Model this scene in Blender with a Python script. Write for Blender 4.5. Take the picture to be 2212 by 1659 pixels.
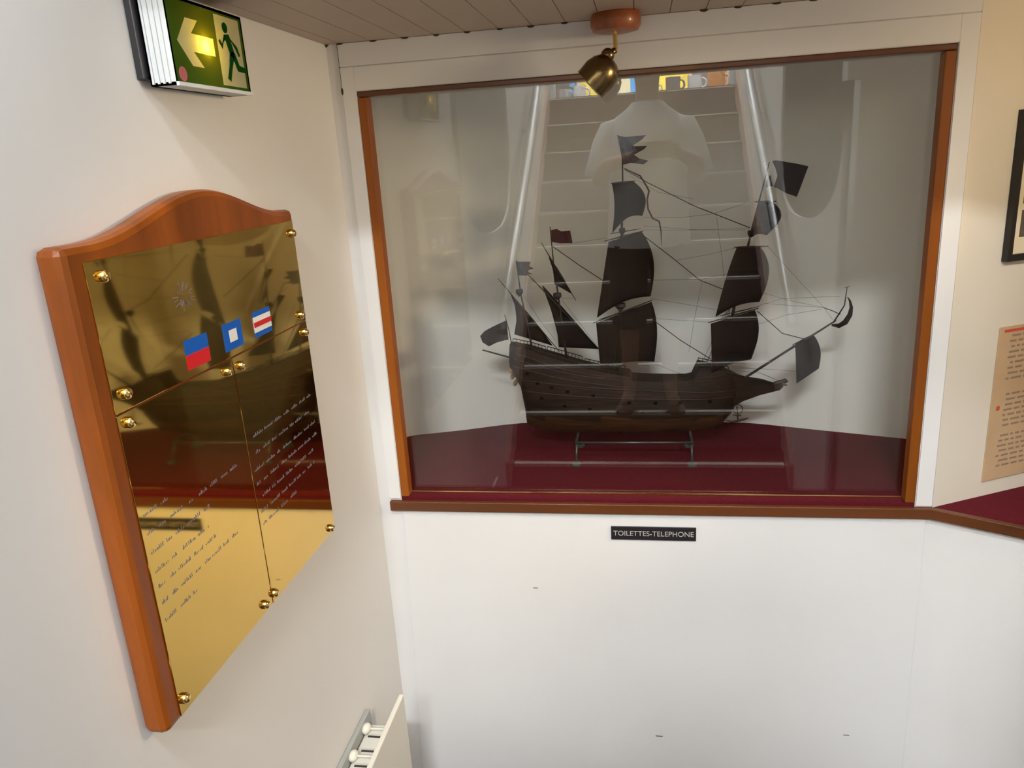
import bpy, bmesh, math, random
from mathutils import Vector, Matrix
for o in list(bpy.data.objects): bpy.data.objects.remove(o)
random.seed(7)
SC = bpy.context.scene; COL = SC.collection
PI = math.pi; R = math.radians
sin, cos = math.sin, math.cos

# ------------------------------------------------------------------ camera
YAW, PITCH, ROLL, FPX = 0.17781703, 0.28485175, -0.06349465, 1658.541
CAM = Vector((0, -1.7, 1.82))
FW = Vector((-sin(YAW)*cos(PITCH), cos(YAW)*cos(PITCH), -sin(PITCH)))
R0 = Vector((cos(YAW), sin(YAW), 0)); U0 = R0.cross(FW)
RT = R0*cos(ROLL) + U0*sin(ROLL); UP = -R0*sin(ROLL) + U0*cos(ROLL)
cd = bpy.data.cameras.new('camera'); cam = bpy.data.objects.new('camera', cd); COL.objects.link(cam)
cd.sensor_fit = 'HORIZONTAL'; cd.sensor_width = 36.0; cd.lens = 36.0*FPX/2212.0
cd.clip_start = 0.005; cd.clip_end = 60
M3 = Matrix((RT, UP, -FW)).transposed().to_4x4(); M3.translation = CAM
cam.matrix_world = M3; SC.camera = cam

# ------------------------------------------------------------------ exposure, world
vs = SC.view_settings; vs.view_transform = 'Standard'; vs.look = 'None'; vs.gamma = 1.0; vs.exposure = 0.0
vs.use_curve_mapping = False
w = bpy.data.worlds.new('world'); SC.world = w; w.use_nodes = True
w.node_tree.nodes['Background'].inputs[0].default_value = (0.75, 0.87, 1.0, 1); w.node_tree.nodes['Background'].inputs[1].default_value = 0.12

# ------------------------------------------------------------------ large lights (hall luminaires, an added aisle fill and daylight from the hall window)
def area(name, loc, rot, sx, sy, power, col, parent=None, spread=PI):
    l = bpy.data.lights.new(name, 'AREA'); l.shape = 'RECTANGLE'; l.size = sx; l.size_y = sy
    l.energy = power; l.color = col; l.spread = spread
    o = bpy.data.objects.new(name, l); COL.objects.link(o); o.location = loc; o.rotation_euler = rot
    if parent: o.parent = parent
    return o
HALL_WINDOW_W = 60.0; STAIR_LAMP_W = 62.0; SHOP_LAMP_W = 285.0; AISLE_FILL_W = 40.0; SIDE_LAMP_W = 3.9; WALL_SPOT_W = 54.0; SHOP_FILL_W = 2600.0
area('daylight', (0, -8.42, 3.35), (R(90), 0, 0), 2.6, 1.5, HALL_WINDOW_W, (0.90, 0.95, 1.0))
area('stair_light', (.1, -2.9, 4.52), (0, 0, 0), 1.1, 0.5, STAIR_LAMP_W, (0.93, 0.97, 1.0))
area('aisle_fill', (-1.08, -2.2, 4.52), (0, 0, 0), .5, .5, AISLE_FILL_W, (0.93, 0.97, 1.0))  # added fill, brightens the outer wall behind the left stair opening
area('landing_light', (0, -5.1, 4.52), (0, 0, 0), 1.1, 0.5, SHOP_LAMP_W, (0.93, 0.97, 1.0))

# ------------------------------------------------------------------ materials
def mat(name, col, rough=.6, metal=0.0, spec=.5, var=0.0, vscale=6.0, bump=0.0, bscale=40.0, coat=0.0, stretch=None, kind='noise', col2=None, sheen=0.0):
    m = bpy.data.materials.new(name); m.use_nodes = True; nt = m.node_tree; n = nt.nodes; L = nt.links
    b = n['Principled BSDF']
    b.inputs['Base Color'].default_value = (*col, 1); b.inputs['Roughness'].default_value = rough
    b.inputs['Metallic'].default_value = metal; b.inputs['Specular IOR Level'].default_value = spec
    b.inputs['Coat Weight'].default_value = coat; b.inputs['Coat Roughness'].default_value = .12
    if sheen: b.inputs['Sheen Weight'].default_value = sheen
    if var or bump:
        tc = n.new('ShaderNodeTexCoord'); mp = n.new('ShaderNodeMapping'); L.new(tc.outputs['Object'], mp.inputs[0])
        if stretch: mp.inputs['Scale'].default_value = stretch
        if var:
            t = n.new('ShaderNodeTexNoise'); t.inputs['Scale'].default_value = vscale; t.inputs['Detail'].default_value = 5
            t.inputs['Roughness'].default_value = .6
            L.new(mp.outputs[0], t.inputs['Vector'])
            cr = n.new('ShaderNodeValToRGB'); cr.color_ramp.elements[0].position = .32; cr.color_ramp.elements[1].position = .68
            c2 = col2 or tuple(c*(1-var) for c in col)
            cr.color_ramp.elements[0].color = (*c2, 1); cr.color_ramp.elements[1].color = (*col, 1)
            L.new(t.outputs[0], cr.inputs[0]); L.new(cr.outputs[0], b.inputs['Base Color'])
        if bump:
            t2 = n.new('ShaderNodeTexNoise'); t2.inputs['Scale'].default_value = bscale; t2.inputs['Detail'].default_value = 3
            L.new(mp.outputs[0], t2.inputs['Vector'])
            bp = n.new('ShaderNodeBump'); bp.inputs['Strength'].default_value = bump; bp.inputs['Distance'].default_value = .002
            L.new(t2.outputs[0], bp.inputs['Height']); L.new(bp.outputs[0], b.inputs['Normal'])
    return m
def emis(name, col, strength):
    m = bpy.data.materials.new(name); m.use_nodes = True; nt = m.node_tree; nt.nodes.clear()
    e = nt.nodes.new('ShaderNodeEmission'); e.inputs[0].default_value = (*col, 1); e.inputs[1].default_value = strength
    o = nt.nodes.new('ShaderNodeOutputMaterial'); nt.links.new(e.outputs[0], o.inputs[0]); return m
def glass(name, tint=(.975, .98, .97), f0=.043):
    m = bpy.data.materials.new(name); m.use_nodes = True; nt = m.node_tree; nt.nodes.clear(); n = nt.nodes; L = nt.links
    t = n.new('ShaderNodeBsdfTransparent'); t.inputs[0].default_value = (*tint, 1)
    g = n.new('ShaderNodeBsdfGlossy'); g.inputs['Roughness'].default_value = 0.0; g.inputs['Color'].default_value = (1, 1, 1, 1)
    lw = n.new('ShaderNodeLayerWeight'); lw.inputs['Blend'].default_value = .5
    pw = n.new('ShaderNodeMath'); pw.operation = 'POWER'; pw.inputs[1].default_value = 5; L.new(lw.outputs['Facing'], pw.inputs[0])
    ma = n.new('ShaderNodeMath'); ma.operation = 'MULTIPLY_ADD'; ma.inputs[1].default_value = 1-f0; ma.inputs[2].default_value = f0
    L.new(pw.outputs[0], ma.inputs[0])
    mx = n.new('ShaderNodeMixShader'); L.new(ma.outputs[0], mx.inputs[0]); L.new(t.outputs[0], mx.inputs[1]); L.new(g.outputs[0], mx.inputs[2])
    o = n.new('ShaderNodeOutputMaterial'); L.new(mx.outputs[0], o.inputs[0]); return m

M = {}
M['white'] = mat('white_paint', (.80, .79, .78), .55, var=.03, vscale=3, bump=.06, bscale=120)
M['wall'] = mat('wall_paint', (.79, .78, .765), .6, var=.03, vscale=2.5, bump=.05, bscale=160)
M['cream'] = mat('cream_paint', (.80, .735, .62), .6, var=.03, vscale=2.5)
M['niche'] = mat('niche_paint', (.87, .86, .82), .7, var=.02, vscale=3)
M['ceil'] = mat('ceiling_paint', (.50, .405, .32), .5, var=.05, vscale=5)
M['gap'] = mat('dark_gap', (.04, .032, .026), .8); M['groove'] = mat('plank_groove', (.20, .16, .13), .8)
M['darkmark'] = mat('dark_mark', (.06, .045, .035), .9)
M['floor'] = mat('floor_covering', (.05, .03, .025), .8, var=.2, vscale=30)
M['carpet'] = mat('red_carpet', (.135, .010, .018), .95, spec=.15, var=.35, vscale=260, bump=.9, bscale=420)
M['frame'] = mat('stained_frame_wood', (.33, .090, .008), .4, spec=.25, var=.45, vscale=9, stretch=(1, 1, .12), coat=.06)
M['frameh'] = mat('stained_rail_wood', (.15, .045, .012), .35, var=.45, vscale=9, stretch=(.12, 1, 1), coat=.08)
M['plaquew'] = mat('plaque_wood', (.32, .078, .007), .38, spec=.3, var=.55, vscale=11, stretch=(1, 1, .15), coat=.08)
M['brass'] = mat('polished_brass', (.80, .51, .125), .045, metal=1, var=.06, vscale=4)
M['brassknob'] = mat('brass_fixing', (.86, .60, .22), .16, metal=1)
M['oldbrass'] = mat('antique_brass', (.26, .18, .08), .27, metal=1, var=.25, vscale=30)
M['lampwood'] = mat('lamp_base_wood', (.36, .09, .02), .4, var=.4, vscale=20, coat=.3)
M['ink'] = mat('engraving_ink', (.17, .17, .23), .6)
M['blue'] = mat('flag_blue', (.0, .10, .50), .4)
M['red'] = mat('flag_red', (.62, .01, .015), .4)
M['fwhite'] = mat('flag_white', (.80, .80, .80), .4)
M['plast'] = mat('white_plastic', (.78, .80, .81), .4)
M['black'] = mat('black_plastic', (.016, .014, .018), .45)
M['letter'] = mat('engraved_letters', (.50, .47, .42), .5)
M['rad'] = mat('heater_enamel', (.76, .73, .64), .4)
M['radgrey'] = mat('heater_back_metal', (.36, .37, .36), .45)
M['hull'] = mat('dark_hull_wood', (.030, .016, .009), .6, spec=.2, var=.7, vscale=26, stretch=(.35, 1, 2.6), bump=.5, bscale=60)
M['hulllow'] = mat('brown_lower_hull', (.085, .038, .014), .5, spec=.25, var=.75, vscale=34, stretch=(.3, 1, 3.5), bump=.5, bscale=60)
M['port'] = mat('gun_port_dark', (.004, .004, .004), .9, spec=.05)
M['hullred'] = mat('reddish_upper_hull', (.055, .016, .014), .5, var=.6, vscale=26, stretch=(.3, 1, 2.6))
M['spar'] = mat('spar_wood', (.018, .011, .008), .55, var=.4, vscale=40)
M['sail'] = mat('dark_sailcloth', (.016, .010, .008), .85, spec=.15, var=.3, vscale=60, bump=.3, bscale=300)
M['rope'] = mat('dark_rope', (.02, .014, .012), .8)
M['shiprag'] = mat('ship_flag_maroon', (.055, .008, .012), .8)
M['shipgrey'] = mat('ship_flag_slate', (.045, .045, .058), .8)
M['shipdull'] = mat('ship_flag_dull', (.032, .020, .022), .8, var=.3, vscale=40)
M['stand'] = mat('stand_metal', (.10, .10, .095), .35, metal=.6)
M['felt'] = mat('stand_pad', (.06, .075, .06), .8)
M['gold'] = mat('dull_gilding', (.34, .22, .09), .45, var=.4, vscale=40)
M['tread'] = mat('stair_covering', (.030, .020, .016), .9, spec=.1, var=.15, vscale=60); M['riser'] = mat('stair_riser', (.15, .090, .068), .8)
M['nosing'] = mat('nosing_strip', (.88, .84, .76), .4)
M['skirt'] = mat('stair_skirting', (.48, .33, .27), .5)
M['steel'] = mat('brushed_steel', (.42, .43, .44), .3, metal=.9)
M['tube'] = mat('white_enamel', (.80, .86, .90), .3)
M['skin'] = mat('skin', (.52, .29, .20), .5, var=.08, vscale=20)
M['tee'] = mat('white_cotton', (.82, .83, .84), .85, bump=.4, bscale=30)
M['shorts'] = mat('dark_shorts_cloth', (.03, .03, .036), .85)
M['hair'] = mat('dark_hair', (.035, .022, .014), .6)
M['shoe'] = mat('sandal_leather', (.16, .09, .05), .6)
M['phone'] = mat('phone_back', (.30, .24, .17), .25, metal=.3)
M['eye'] = mat('eye_white', (.8, .8, .78), .3)
M['shopblue'] = mat('shop_blue', (.03, .26, .62), .4); M['shopyel'] = mat('shop_yellow', (.85, .62, .06), .4)
M['shopor'] = mat('shop_orange_wood', (.70, .26, .05), .4, var=.2, vscale=8); M['shopgrey'] = mat('shop_grey', (.16, .15, .16), .4)
M['cup'] = mat('glazed_china', (.80, .80, .82), .15); M['shopcream'] = mat('shop_cream', (.85, .75, .50), .5)
M['paper'] = mat('aged_paper', (.62, .42, .24), .8, var=.12, vscale=14)
M['photo'] = mat('dark_print', (.16, .12, .09), .6, var=.6, vscale=22)
M['mount'] = mat('cream_mount', (.80, .72, .52), .7)
M['bframe'] = mat('black_frame', (.012, .010, .010), .35)
M['print'] = mat('print_grey', (.30, .22, .15), .8); M['seal'] = mat('print_red', (.62, .08, .04), .8)
M['pane'] = glass('window_glass')
M['lit'] = emis('lamp_diffuser', (1, .97, .92), 6.0)
M['bulb'] = emis('sign_bulb', (1.0, .68, .03), 85.0)
M['skyglow'] = emis('bright_sky', (.85, .93, 1.0), 4.0)

# sign face: thin translucent acrylic
def translucent(name, col, tr=.5, thru=None):
    m = bpy.data.materials.new(name); m.use_nodes = True; nt = m.node_tree; nt.nodes.clear(); n = nt.nodes; L = nt.links
    d = n.new('ShaderNodeBsdfDiffuse'); d.inputs[0].default_value = (*col, 1)
    t = n.new('ShaderNodeBsdfTranslucent'); t.inputs[0].default_value = (*(thru or col), 1)
    mx = n.new('ShaderNodeMixShader'); mx.inputs[0].default_value = tr
    L.new(d.outputs[0], mx.inputs[1]); L.new(t.outputs[0], mx.inputs[2])
    o = n.new('ShaderNodeOutputMaterial'); L.new(mx.outputs[0], o.inputs[0]); return m
M['signgreen'] = translucent('sign_green', (.010, .17, .03), .65, (.13, .12, .005))
M['signwhite'] = translucent('sign_white', (.74, .72, .66), .75); M['signbody'] = translucent('sign_housing', (.78, .80, .81), .25)

# ------------------------------------------------------------------ mesh helpers
class MB:
    def __init__(s): s.bm = bmesh.new()
    def box(s, x0, x1, y0, y1, z0, z1, m=0):
        v = [s.bm.verts.new(p) for p in ((x0,y0,z0),(x1,y0,z0),(x1,y1,z0),(x0,y1,z0),(x0,y0,z1),(x1,y0,z1),(x1,y1,z1),(x0,y1,z1))]
        for f in ((3,2,1,0),(4,5,6,7),(0,1,5,4),(1,2,6,5),(2,3,7,6),(3,0,4,7)): s.bm.faces.new([v[i] for i in f]).material_index = m
        return s
    def prism(s, pts, off, m=0):                      # polygon extruded by a vector
        off = Vector(off); a = [s.bm.verts.new(p) for p in pts]; b = [s.bm.verts.new(Vector(p)+off) for p in pts]; k = len(a)
        s.bm.faces.new(a).material_index = m; s.bm.faces.new(b[::-1]).material_index = m
        for i in range(k): s.bm.faces.new((a[i], b[i], b[(i+1)%k], a[(i+1)%k])).material_index = m
        return s
    def rings(s, rs, m=0, cap=True, closed=True):
        V = [[s.bm.verts.new(p) for p in r] for r in rs]; k = len(V[0])
        for a, b in zip(V, V[1:]):
            for i in range(k if closed else k-1): s.bm.faces.new((a[i], a[(i+1)%k], b[(i+1)%k], b[i])).material_index = m
        if cap and closed:
            s.bm.faces.new(V[0][::-1]).material_index = m; s.bm.faces.new(V[-1]).material_index = m
        return s
    def tube(s, pts, r, n=8, m=0):
        pts = [Vector(p) for p in pts]; rs = r if isinstance(r, (list, tuple)) else [r]*len(pts); out = []
        nrm = None
        for i, p in enumerate(pts):
            t = (pts[min(i+1, len(pts)-1)] - pts[max(i-1, 0)]).normalized()
            if nrm is None: nrm = t.orthogonal().normalized()
            nrm = (nrm - t*nrm.dot(t)).normalized(); b = t.cross(nrm)
            out.append([p + (nrm*cos(2*PI*k/n) + b*sin(2*PI*k/n))*rs[i] for k in range(n)])
        return s.rings(out, m)
    def lathe(s, prof, o, axis=(0,0,1), n=24, m=0):    # prof: (radius, distance along axis)
        a = Vector(axis).normalized(); u = a.orthogonal().normalized(); v = a.cross(u); o = Vector(o)
        return s.rings([[o + a*h + (u*cos(2*PI*k/n)+v*sin(2*PI*k/n))*max(r, 1e-5) for k in range(n)] for r, h in prof], m)
    def ball(s, c, r, m=0, n=12, sc=(1,1,1)):
        c = Vector(c)
        return s.rings([[c + Vector((r*sc[0]*sin(t)*cos(2*PI*k/n), r*sc[1]*sin(t)*sin(2*PI*k/n), r*sc[2]*cos(t))) for k in range(n)]
                        for t in [1e-3 + (PI-2e-3)*i/(n*0.75//1) for i in range(int(n*0.75)+1)]], m)
    def grid(s, P, m=0):
        V = [[s.bm.verts.new(p) for p in r] for r in P]
        for i in range(len(V)-1):
            for j in range(len(V[0])-1): s.bm.faces.new((V[i][j], V[i][j+1], V[i+1][j+1], V[i+1][j])).material_index = m
        return s
    def build(s, name, mats, parent=None, smooth=False, bevel=0, solid=0, label=None):
        bmesh.ops.recalc_face_normals(s.bm, faces=s.bm.faces[:])
        me = bpy.data.meshes.new(name); s.bm.to_mesh(me); s.bm.free()
        for k in (mats if isinstance(mats, (list, tuple)) else [mats]): me.materials.append(M[k] if isinstance(k, str) else k)
        o = bpy.data.objects.new(name, me); COL.objects.link(o)
        if smooth:
            for p in me.polygons: p.use_smooth = True
            if smooth == 'auto':
                try: me.set_sharp_from_angle(angle=R(40))
                except Exception: pass
        if solid:
            md = o.modifiers.new('thickness', 'SOLIDIFY'); md.thickness = solid; md.offset = 0
        if bevel:
            md = o.modifiers.new('bevel', 'BEVEL'); md.width = bevel; md.segments = 2; md.limit_method = 'ANGLE'
        if parent: o.parent = parent; o.matrix_parent_inverse = Matrix.Translation(-Vector(parent.location))
        if label: o['label'] = label
        return o
def thing(name, label, cat, loc=(0,0,0), group=None):
    o = bpy.data.objects.new(name, None); COL.objects.link(o); o.location = loc; o.empty_display_size = .05
    return tag(o, label, cat, group)
def tag(o, label, cat, group=None, kind=None):
    o['label'] = label; o['category'] = cat
    if group: o['group'] = group
    if kind: o['kind'] = kind
    return o
def struct(o, label=None):
    o['kind'] = 'structure'
    if label: o['label'] = label
    return o
def ray(x, y): return FW + RT*((x-1106)/FPX) - UP*((y-829.5)/FPX)
def at(x, y, Y):                                       # photo pixel -> point of the plane y = Y
    d = ray(x, y); return CAM + d*((Y-CAM.y)/d.y)

# ------------------------------------------------------------------ SETTING: front wall with the showcase opening
XL, XR, ZB, ZT = -.606, .597, 1.0, 1.980              # opening
CE = 2.078
b = MB()
b.box(-.664, XL, 0, .03, 0, CE).box(XR, .632, 0, .03, 0, CE).box(XL, XR, 0, .03, ZT, CE).box(XL, XR, 0, .03, 0, ZB)
struct(b.build('wall_front', 'white'), 'white painted wall around and below the ship showcase')
b = MB(); b.box(-.637, .632, -.004, -.0005, 2.031, CE-.0005)
struct(b.build('trim_1', 'white', bevel=.0012), 'white board along the top of the front wall')
b = MB(); b.box(-.637, XL-.001, -.004, -.0005, 1.018, 2.0295).box(XR+.001, .632, -.004, -.0005, 1.016, 2.0295).box(XL-.001, XR+.001, -.004, -.0005, ZT+.001, 2.0295)
struct(b.build('trim_2', 'white', bevel=.001), 'white casing boards around the wooden showcase frame')
b = MB(); b.prism([(-.604,-.004,.9885),(.622,-.004,.9885),(.626,-.004,.0),(-.636,-.004,.0)], (0, .0035, 0))
struct(b.build('trim_3', 'white', bevel=.0015), 'white panel below the wooden sill')
b = MB()
b.box(-.6385, -.6365, -.0015, -.0002, 1.985, CE)
struct(b.build('trim_4', 'gap'), 'dark crack at the top left of the front wall')
b = MB(); b.ball((-.637, -.004, 1.982), .0075, n=10, sc=(.35, .15, 1.0)); tag(b.build('paint_chip', 'darkmark', smooth=True), 'small dark chip in the paint left of the showcase top corner', 'paint chip')

for x_, y_, w_, lab in ((1157, 1270, .006, 'faint short scuff on the white panel, left of the small black sign'), (1424, 1590, .009, 'dark short scuff low on the white panel, below the small black sign'), (1828, 1588, .007, 'faint scuff low on the right side of the white panel')):
    c_ = at(x_, y_, -.0042); b = MB(); b.box(c_.x-w_, c_.x+w_, -.0046, -.0041, c_.z-.0009, c_.z+.0009); tag(b.build('scuff_mark', 'darkmark'), lab, 'scuff mark')
# left wall: solid slab whose end beyond the sign is cut to a curve and then follows the stairs
def yz(pts, x0, x1, name, m, lab):
    bb = MB(); bb.prism([(x0, y, z) for y, z in pts], (x1-x0, 0, 0)); return struct(bb.build(name, m), lab)
curve = [(1.12,1.86),(1.135,1.76),(1.18,1.68),(1.257,1.613),(1.36,1.568),(1.48,1.535),(1.647,1.512),(1.82,1.506),(2.0,1.512),(2.12,1.535),(2.22,1.575),(2.29,1.64),(2.335,1.74),(2.35,1.88),(2.35,4.598),(4.9,4.598)]
prof = [(.03,0),(.03,2.30),(-1.05,2.30)] + [(.07-y, z) for y, z in curve] + [(-4.83, 0)]
yz(prof, -.676, -.664, 'wall_left', 'wall', 'off-white side wall carrying the brass plaque and the exit sign')
yz([(-1.05,2.0),(-1.05,2.30),(-1.12,2.30),(-1.12,2.0)], .664, .724, 'trim_5', 'wall', 'lintel end above the right stair wall')
yz([(.07-y, z) for y, z in curve[:1]] + [(.07-y, z) for y, z in curve[1:]] + [(-4.83, 0), (-1.05, 0)], .664, .676, 'wall_stair_right', 'wall', 'white right side wall of the staircase with a curved cut')

# planked ceiling
b = MB(); x = -.664 + .033; y0 = -.72
edges = [-.664] + [-.631 + .069*i for i in range(0, 40)]
for a, c in zip(edges, edges[1:]):
    if a > 1.7: break
    b.box(a+.0007, c-.0007, y0, 0, CE, CE+.012, 0)
b.box(-.664, 1.75, y0, .0, CE+.006, CE+.10, 1)
struct(b.build('ceiling', ['ceil', 'groove'], bevel=0), 'taupe planked low ceiling above the showcase')
for i, xx in enumerate([-.631, -.556, -.486, -.418, -.352, -.283, -.219, -.15, .125, .19, .262, .33]):
    bb = MB(); bb.ball((xx, -.0045, CE-.001), .005, n=8, sc=(1.3+.5*random.random(), .5, .45+.3*random.random()))
    tag(bb.build('joint_mark', 'darkmark', smooth=True), 'dark gap mark where a ceiling plank joint meets the front wall', 'joint mark', 'dark marks along the top of the front wall')
b = MB(); b.ball((-.668, .0, CE), .012, n=8, sc=(.9, .6, .5)); tag(b.build('corner_spot', 'darkmark', smooth=True), 'dark stain in the ceiling corner between left wall and front wall', 'spot')  # small dark flattened ball in the ceiling corner

# floor
b = MB(); b.box(-.724, 1.75, -1.75, 1.0, -.1, 0); struct(b.build('floor', 'floor'), 'lower floor in front of the showcase wall')

# showcase niche: bowed back wall, floor, ceiling
back = [(-.72,.02),(-.72,.43),(-.70,.444),(-.557,.489),(-.44,.535),(-.38,.552),(-.25,.556),(.22,.553),(.31,.543),(.36,.528),(.481,.485),(.703,.41),(.73,.40),(.73,.08)]
inner = [(x-.0015*(1 if x > 0 else -1), y-.0015) for x, y in back[1:-1]]
b = MB()
cx_, cy_ = 0.0, .1
off = [(x + .02*(1 if x > 0 else -1)*(abs(x) > .6), y + .022*(y > .07)) for x, y in back]
b.prism([(x, y, .98) for x, y in back] + [(x, y, .98) for x, y in off[::-1]], (0, 0, 1.12))
o = b.build('wall_niche', 'niche', smooth='auto')
struct(o, 'pale bowed back wall inside the ship showcase')
b = MB(); b.prism([(x,y,.965) for x,y in [(-.718,.032)]+inner+[(.728,.082),(.632,.032)]], (0,0,.035)); struct(b.build('floor_niche', 'niche'), 'base board under the showcase carpet')
b = MB(); b.prism([(x,y,2.07) for x,y in [(-.718,.031)]+inner+[(.728,.082),(.632,.031)]], (0,0,.03)); struct(b.build('ceiling_niche', 'niche'), 'top of the ship showcase')
b = MB(); b.prism([(x,y,1.0005) for x,y in [(XL+.001,.0),(XL+.001,.031),(-.715,.032)]+inner+[(.727,.083),(.632,.033),(XR-.001,.031),(XR-.001,.0)]], (0,0,.0215))
tag(b.build('showcase_carpet', 'carpet'), 'dark red carpet covering the floor of the ship showcase', 'carpet')

# showcase window: wooden frame bars, glass, bead
def bar(name, x0, x1, z0, z1, m, par): bb = MB(); bb.box(x0, x1, -.001, .030, z0, z1); return bb.build(name, m, par, bevel=.0025)
win = bpy.data.objects.new('window_1', None); COL.objects.link(win); win.location = (0, 0, 1.0)
struct(win, 'glazed showcase window in a brown wooden frame')
bar('frame_bar', XL, XL+.021, 1.0225, ZT-.013, 'frame', win); bar('frame_bar', XR-.021, XR, 1.0225, ZT-.013, 'frame', win)
bar('frame_bar', XL, XR, ZT-.012, ZT, 'frameh', win)
bb = MB(); bb.box(XL+.004, XR-.004, .0310, .0370, 1.0225, ZT-.002); bb.build('glass_pane', 'pane', win)
bb = MB(); bb.box(XL+.021, XR-.021, .0262, .0305, 1.0222, 1.0250); bb.build('glazing_bead', 'brassknob', win)

# wooden sill nosing, front and right leg
d = Vector((.873, -.487, 0)); nn = Vector((-.487, -.873, 0))
b = MB()
P = [Vector((-.634, -.013)), Vector((.6275, -.013))]
e = .95
pa = [(-.634,-.014,.989),(.627,-.014,.989),(.627+e*.873,-.014-e*.487,.989),(.634+e*.873,-.001-e*.487,.989),(.632,-.001,.989),(-.634,-.001,.989)]
b.prism(pa, (0,0,.0255)); struct(b.build('trim_6', 'frameh', bevel=.002), 'brown wooden sill edge running under showcase and side ledge')

# right wing: angled lower wall, carpeted ledge, cream back wall
b = MB(); b.prism([(.632,.0,0),(.632+e*.873,-e*.487,0),(.632+e*.873+.03,-e*.487+.03,0),(.66,.02,0)], (0,0,.9885)); struct(b.build('wall_right', 'white'), 'white angled lower wall under the side ledge')
dB = Vector((.8896, .4567, 0)); q = Vector((.6335, .0, 0)); qe = q + dB*1.15
b = MB(); b.prism([(.6335,.0,.98),(qe.x,qe.y,.98),(qe.x-.02,qe.y+.04,.98),(.634,.04,.98)], (0,0,1.32)); struct(b.build('wall_right_niche', 'cream'), 'cream wall with framed pictures above the side ledge')
ea = Vector((.632+e*.873, -e*.487, 0))
b = MB(); b.prism([(.637,.0005,.97),(ea.x,ea.y+.002,.97),(qe.x,qe.y-.002,.97)], (0,0,.0425)); tag(b.build('ledge_carpet', 'carpet'), 'dark red carpet on the side ledge right of the showcase', 'carpet')
b = MB(); b.prism([(ea.x,ea.y,0),(qe.x,qe.y,0),(qe.x+.05,qe.y,0),(ea.x+.05,ea.y,0)], (0,0,2.3)); struct(b.build('wall_right_end', 'cream'), 'end wall of the side niche')

# stair hall behind: outer walls, back wall, ceiling, upper floor
b = MB(); b.box(-1.56, -1.5, -8.6, -.62, 0, 4.6); struct(b.build('wall_hall_left', 'wall'))
b = MB(); b.box(1.75, 1.81, -8.6, .7, 0, 4.6); struct(b.build('wall_hall_right', 'wall'))
b = MB(); b.box(-1.5, 1.75, -.78, -.72, CE+.101, 4.6); struct(b.build('wall_hall_front', 'wall'))
b = MB(); b.box(-1.5, -.725, -.72, -.66, 0, 4.6); struct(b.build('wall_hall_corner', 'wall'))
b = MB(); b.box(.724, 1.75, -1.20, -1.12, 0, 2.4); struct(b.build('wall_passage', 'wall'))
b = MB(); b.box(.677, 1.75, -4.79, -1.2005, 2.40, 2.46); struct(b.build('ceiling_blocker', 'wall'))  # added slab, keeps overhead light out of the right stair opening
b = MB(); b.box(-1.56, 1.81, -8.6, -.72, 4.6, 4.7); struct(b.build('ceiling_hall', 'wall'))
b = MB(); b.box(-.6635, .6635, -4.83, -4.112, 2.0, 2.2125).box(-1.5, 1.75, -8.6, -4.831, 2.0, 2.2125); struct(b.build('floor_hall', 'floor'))
b = MB(); b.box(-1.5, -.665, -4.83, -4.80, 0, 4.6); struct(b.build('wall_stair_end_left', 'wall'))
b = MB(); b.box(.665, 1.75, -4.83, -4.80, 0, 4.6); struct(b.build('wall_stair_end_right', 'wall'))
b = MB(); b.box(-1.5, 1.75, -8.7, -8.6, 2.0, 2.60).box(-1.5, 1.75, -8.7, -8.6, 4.10, 4.6).box(-1.5, -1.3, -8.7, -8.6, 2.6, 4.1).box(1.3, 1.75, -8.7, -8.6, 2.6, 4.1)
struct(b.build('wall_hall_back', 'wall'))
win2 = bpy.data.objects.new('window_2', None); COL.objects.link(win2); win2.location = (0, -8.6, 2.6); struct(win2, 'large hall window')
bb = MB(); bb.box(-1.3, 1.3, -8.66, -8.65, 2.6, 4.1); bb.build('glass_pane', 'skyglow', win2)
bb = MB()
for xx in (-1.3, -.45, .41, 1.26): bb.box(xx, xx+.04, -8.645, -8.60, 2.6, 4.1)
bb.box(-1.3, 1.3, -8.645, -8.60, 2.6, 2.64).box(-1.3, 1.3, -8.645, -8.60, 4.06, 4.1); bb.build('window_frame', 'tube', win2)
for xx, yy, lab in ((-1.08, -2.2, 'small flat ceiling lamp added as fill over the side aisle'), (.1, -2.9, 'flat ceiling lamp above the staircase'), (0, -5.1, 'flat ceiling lamp above the upper landing')):
    t = thing('ceiling_lamp', lab, 'lamp', (xx, yy, 4.6))
    bb = MB(); hw = .6 if xx > -1 else .3; bb.box(xx-hw, xx+hw, yy-.3, yy+.3, 4.55, 4.60); bb.build('lamp_housing', 'plast', t)
    bb = MB(); bb.box(xx-hw+.05, xx+hw-.05, yy-.25, yy+.25, 4.535, 4.55); bb.build('diffuser', 'lit', t)

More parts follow.
